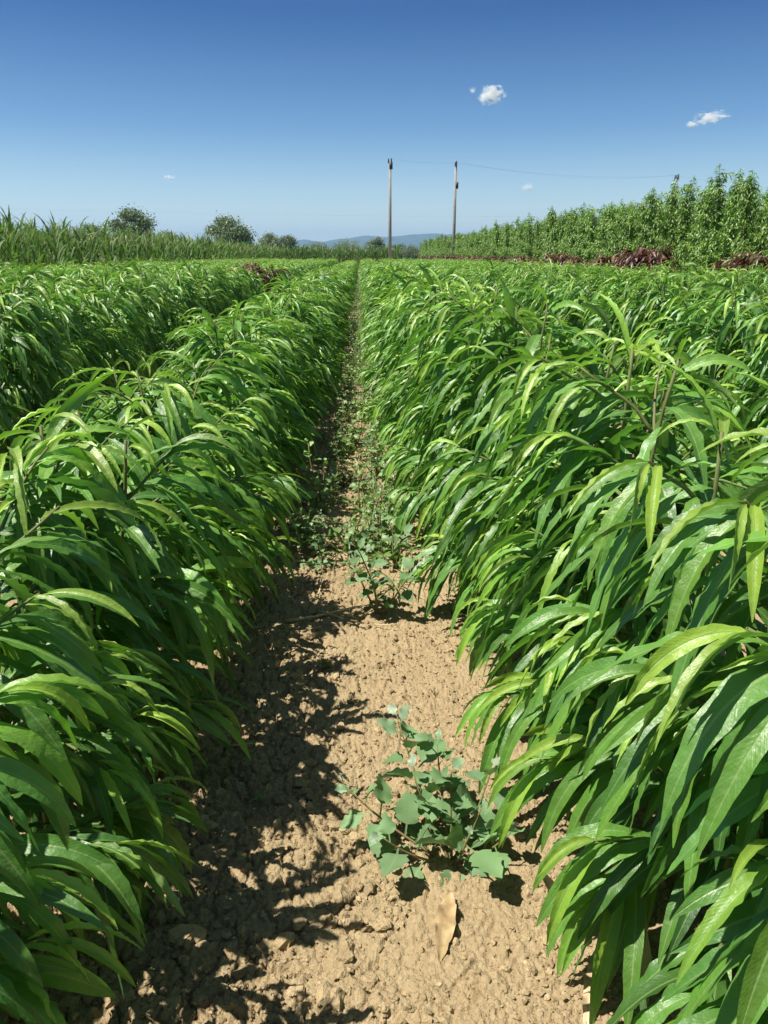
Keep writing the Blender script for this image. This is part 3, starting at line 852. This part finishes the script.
cloud(529, 187, 14, 8, 5000, 4, 'small faint cloud low over the young trees', 8)
cloud(171, 178, 12, 5, 5000, 5, 'tiny faint cloud alone in the left half of the sky', 5)
cloud(468, 234, 46, 10, 15600, 21, 'low pale cloud bank resting on the blue hills beside the second pole', 6)
cloud(508, 233, 34, 8, 15600, 22, 'faintest low cloud bank behind the tips of the far young trees', 5)
cloud(473, 90, 7, 6, 4000, 9, 'tiniest wisp just left of the brightest cloud', 5)

# ------------------------------------------------------------------ weeds in the path
def weed_mesh(seed, h, branches, spread, prof, mat, lsz, dens=1.0, br=None):
    rng = np.random.default_rng(seed); st, lf = Acc(), Acc()
    ends = []
    if br is None:
        for b in range(branches):
            a = b * 2.4 + rng.uniform(0, .8); e = rng.uniform(.5, 1.2) if b else 1.45; L = h * (1 if b == 0 else rng.uniform(.5, .9))
            ends.append(curve_pts((0, 0, -.01), (math.cos(a) * math.cos(e) * spread, math.sin(a) * math.cos(e) * spread, math.sin(e)), L, -.1, 7, rng, .6))
    else:
        for (ex, ey, ez) in br:
            e = np.array([ex, ey, ez]); mid = e * .5 + np.array([ex * .12, ey * .12, -.02]); t = np.linspace(0, 1, 8)[:, None]
            ends.append((1 - t) ** 2 * np.array([0, 0, -.01]) + 2 * t * (1 - t) * mid + t ** 2 * e)
    for pts in ends:
        tube(st, pts, .0032, .0012, 5)
        LL = np.linalg.norm(np.diff(pts, axis=0), axis=1).sum(); n = max(5, int(LL / .017 * dens))
        t = np.linspace(.22, 1, n); f = t * 7; k0 = f.astype(int).clip(0, 6); fr = (f - k0)[:, None]
        P = pts[k0] * (1 - fr) + pts[k0 + 1] * fr; T = nrm(pts[k0 + 1] - pts[k0])
        ang = np.arange(n) * 2.4 + rng.uniform(0, 6); a = nrm(np.cross(T, np.array([.2, .9, .3]))); bb = np.cross(T, a)
        R = a * np.cos(ang)[:, None] + bb * np.sin(ang)[:, None]
        yg = np.clip((t - .8) / .2, 0, 1)
        D = R * (1 - .5 * yg)[:, None] + T * (.4 + .8 * yg)[:, None]; D[:, 2] += .15
        L = lsz * rng.uniform(.7, 1.15, n) * (1 - .6 * yg) * np.where(t < .35, .8, 1)
        leaves(lf, P, D, L, L * rng.uniform(.52, .68, n), rng.uniform(.3, 1.2, n), rng.uniform(.1, .4, n), .002 * lsz / .06, np.clip(rng.normal(.3, .15, n) + yg * .6, 0, 1), rng, 22 if br else 14, 6 if br else 4, prof=prof, roll=.35, wk=(1, 2.5))
    return st.mesh('weed_stem', M['weed_stem']), lf.mesh('weed_leaves', M[mat])
def put(name, me, x, y, rz, s, label, cat, group):
    r = empty(name, (x, y, gz(x, y)), rz, s); tag(r, label, cat, group)
    for nm, m_ in zip(('stem', 'leaves'), me): link(nm, m_, r)
    return r
big = weed_mesh(61, .2, 6, 1, prof_weed, 'weed', 0.085, 0.8,
    br=[(-.095, .17, .20), (-.20, .07, .12), (-.13, -.03, .085), (.0, .05, .16), (.08, .07, .15), (.10, -.03, .09), (.02, -.05, .10), (-.07, .08, .14), (.05, .0, .12), (-.02, .12, .17)])
put('goosefoot_weed', big, .18, 1.235, 0, 1.12, 'largest grey green weed with toothed leaves on the sunny soil', 'weed', 'weeds in the dirt path')
W1 = [weed_mesh(62 + k, .24 - .02 * k, 4, .7, prof_weed, 'weed', .055) for k in range(3)]
W2 = [weed_mesh(72 + k, .13 + .03 * k, 6, 1.2, prof_round, 'herb', .038) for k in range(3)]
put('goosefoot_weed', W1[0], .05, 2.38, .4, 1.35, 'upright branching weed with rounded leaflets in the middle of the path', 'weed', 'weeds in the dirt path')
put('goosefoot_weed', W1[1], -.17, 2.75, 1.4, .62, 'small weed in the shadow at the left side of the path', 'weed', 'weeds in the dirt path')
put('low_weed', W2[0], -.12, 2.0, 1.4, .35, 'tiniest green sprout in the shadow edge', 'weed', 'weeds in the dirt path')
put('goosefoot_weed', W1[2], .09, 2.95, 2.4, 1.35, 'broad leaved weed right behind the upright branching weed', 'weed', 'weeds in the dirt path')
def grass_mesh(seed, n, L):
    rng = np.random.default_rng(seed); a = Acc()
    az = rng.uniform(0, 6.28, n); el = rng.uniform(.5, 1.3, n)
    leaves(a, rng.normal(0, .012, (n, 3)) * [1, 1, 0], np.stack([np.cos(az) * np.cos(el), np.sin(az) * np.cos(el), np.sin(el)], 1), rng.uniform(.5, 1, n) * L, .008, rng.uniform(.6, 2, n), .4, 0, rng.uniform(.2, 1, n), rng, 8, 2, prof=prof_blade, roll=.3)
    return a.mesh('grass_tuft', M['herb'])
GR = [grass_mesh(80 + k, 9 + 3 * k, .24) for k in range(3)]
for q in range(200):
    y = 2.9 + 11 * (q / 200) ** 1.35 + random.uniform(-.1, .1)
    x = random.gauss(.08 - .012 * min(6, y - 2.9), .12) if random.random() < .8 else random.gauss(-.18, .1)
    x = max(-.33, min(.36, x))
    near = y < 4.2
    k = random.random()
    lab = 'low leafy weed in the weedy middle stretch of the path'
    if k < .40: put('low_weed', W2[random.randrange(3)], x, y, random.uniform(0, 6.28), random.uniform(.9, 1.8), lab, 'weed', 'small weeds along the path')
    elif k < .8: put('goosefoot_weed', W1[random.randrange(3)], x, y, random.uniform(0, 6.28), random.uniform(.4, .85), 'grey green toothed weed in the weedy middle stretch of the path', 'weed', 'goosefoot weeds along the path')
    else:
        o = link('grass_tuft', GR[random.randrange(3)]); o.location = (x, y, gz(x, y) - .01); o.rotation_euler = (0, 0, random.uniform(0, 6.28)); o.scale = (random.uniform(.7, 1.3),) * 3
        tag(o, 'thin grass tuft among the weeds of the path', 'grass tuft', 'grass tufts in the path')
for x, y, s in ((-.09, 2.95, 1.1), (.13, 2.62, 1.25)):
    o = link('grass_tuft', GR[0]); o.location = (x, y, gz(x, y) - .01); o.scale = (s,) * 3
    tag(o, 'thin arching grass tuft beside the upright weed, ' + ('in the shadow' if x < 0 else 'in the sun'), 'grass tuft', 'grass tufts in the path')

pts, rots, scl, idx = [], [], [], []
for q in range(420):
    y = 11 + 36 * random.random(); x = random.gauss(.02, .13)
    if abs(x) > .36: continue
    pts.append((x, y, gz(x, y))); rots.append((0, 0, random.uniform(0, 6.28))); s_ = random.uniform(.7, 1.5); scl.append((s_,) * 3); idx.append(random.randrange(5))
mass('distant_weeds', pts, rots, scl, idx, [m_[1] for m_ in W2] + [GR[0], GR[2]], 'green weed cover thinning out along the far end of the path', 'weeds')

# ------------------------------------------------------------------ litter on the soil
def single_leaf(name, mat, x, y, z, az, L, Wd, droop, label, cat, seed, tilt=.05, wave=.004, fold=.2, prof=prof_peach):
    rng = np.random.default_rng(seed); a = Acc()
    leaves(a, [(0, 0, 0)], [(math.cos(az), math.sin(az), tilt)], L, Wd, droop, fold, wave, .25, rng, 18, 6, prof=prof, roll=.15, twist=.4, wk=(2.5, 5))
    o = link(name, a.mesh(name, mat)); o.location = (x, y, gz(x, y) + z); tag(o, label, cat)
single_leaf('dry_leaf', M['dry'], .165, 1.13, .018, -1.85, .15, .066, .25, 'crumpled yellow brown dry leaf lying below the largest weed', 'dry leaf', 5, .05, .011, .3, prof_dry)
single_leaf('fallen_leaf', M['leaf'], -.27, 1.40, .022, .5, .055, .016, .2, 'small fallen green leaf on the shaded cracked soil', 'leaf', 6)
single_leaf('dry_husk', M['husk'], .41, .99, .03, -2.0, .17, .045, .6, 'long folded pale husk under the right seedlings', 'dry leaf', 7, .05, .012, .6, prof_dry)
single_leaf('dry_husk', M['husk'], .37, 1.03, .025, 1.9, .12, .05, -.6, 'short curled pale husk standing beside the long one', 'dry leaf', 8, .6, .010, .7)
single_leaf('dry_husk', M['husk'], .44, 1.04, .03, .9, .11, .05, -.5, 'twisted pale husk half hidden by green leaves', 'dry leaf', 9, .7, .010, .7)
def stick(x, y, az, L, r, label, seed, mat='straw', group='straw on the soil'):
    rng = np.random.default_rng(seed); a = Acc()
    P = curve_pts((0, 0, 0), (math.cos(az), math.sin(az), .04), L, .08, 6, rng, .5)
    tube(a, P, r, r * .5, 5); o = link('straw', a.mesh('straw', M[mat])); o.location = (x, y, gz(x, y) + .012)
    tag(o, label, 'straw', group)
stick(-.27, 2.33, .05, .30, .006, 'longest pale straw lying across the shadow edge', 1)
stick(-.18, 2.45, 1.25, .20, .004, 'bent straw upright to the longest straw', 2)
stick(-.30, 2.20, .9, .20, .003, 'thin straw crossing below the longest straw', 3)
stick(-.16, 2.38, -.6, .12, .003, 'short broken straw at the end of the longest straw', 4)
stick(-.35, 1.62, .2, .10, .0022, 'thin pale twig on the shaded soil near the left seedlings', 5)
stick(-.18, 1.93, .7, .12, .0025, 'brown twig on the shaded soil', 6, 'bark')
for q in range(26):
    a_ = random.uniform(2.0, 4.6); x_ = random.uniform(-.34, .05)
    stick(x_, a_, random.uniform(0, 6.28), random.uniform(.04, .13), random.uniform(.0012, .0026), 'small scrap of dry straw on the shaded left half of the path', 40 + q, group='dry straw scraps on the path')
# clods of earth: nobody could count them
def clods():
    rng = np.random.default_rng(3); Vs, Fs, Ts = [], [], []; n = 0
    for sub, cnt_, med, sg, mx, xr in ((1, 46000, .0026, .5, .008, (-.62, .62)), (2, 1700, .0085, .38, .020, (-.62, .08)), (2, 160, .006, .3, .010, (.0, .6))):
        V, F = ico(sub)
        y = .5 + (5.5 if sub == 1 else 4.5) * rng.uniform(size=cnt_) ** 1.6; x = rng.uniform(*xr, cnt_)
        keep = fbm(x * 5, y * 5, 3, 8) + rng.normal(0, .10, cnt_) > .42
        x, y = x[keep], y[keep]; m = len(x)
        r = np.minimum(rng.lognormal(math.log(med), sg, m), mx)
        d = nrm(rng.normal(0, 1, (m, 3))); e = nrm(rng.normal(0, 1, (m, 3)))
        k = 1 + .30 * np.sin(3.1 * d @ V.T + rng.uniform(0, 6, (m, 1))) + .2 * np.sin(6.3 * e @ V.T + rng.uniform(0, 6, (m, 1))) + rng.normal(0, .10, (m, len(V)))
        sc = np.stack([rng.uniform(.75, 1.35, m), rng.uniform(.75, 1.35, m), rng.uniform(.6, 1.0, m)], 1)
        P = V[None] * k[..., None] * (r[:, None] * sc)[:, None]
        P += np.stack([x, y, ground_z(x, y) + r * .15], 1)[:, None]
        Ts.append(np.repeat(rng.normal(.02, .16, m), len(V))); Vs.append(P.reshape(-1, 3)); Fs.append((F[None] + (np.arange(m) * len(V))[:, None, None]).reshape(-1, 3) + n); n += m * len(V)
    o = link('soil_crumbs', mk_mesh('soil_crumbs', np.concatenate(Vs), np.concatenate(Fs), M['soil'], {'tone': np.concatenate(Ts)}, smooth=False)); tag(o, 'loose crumbs and clods of dry tan earth on the path', 'soil', kind='stuff')
clods()
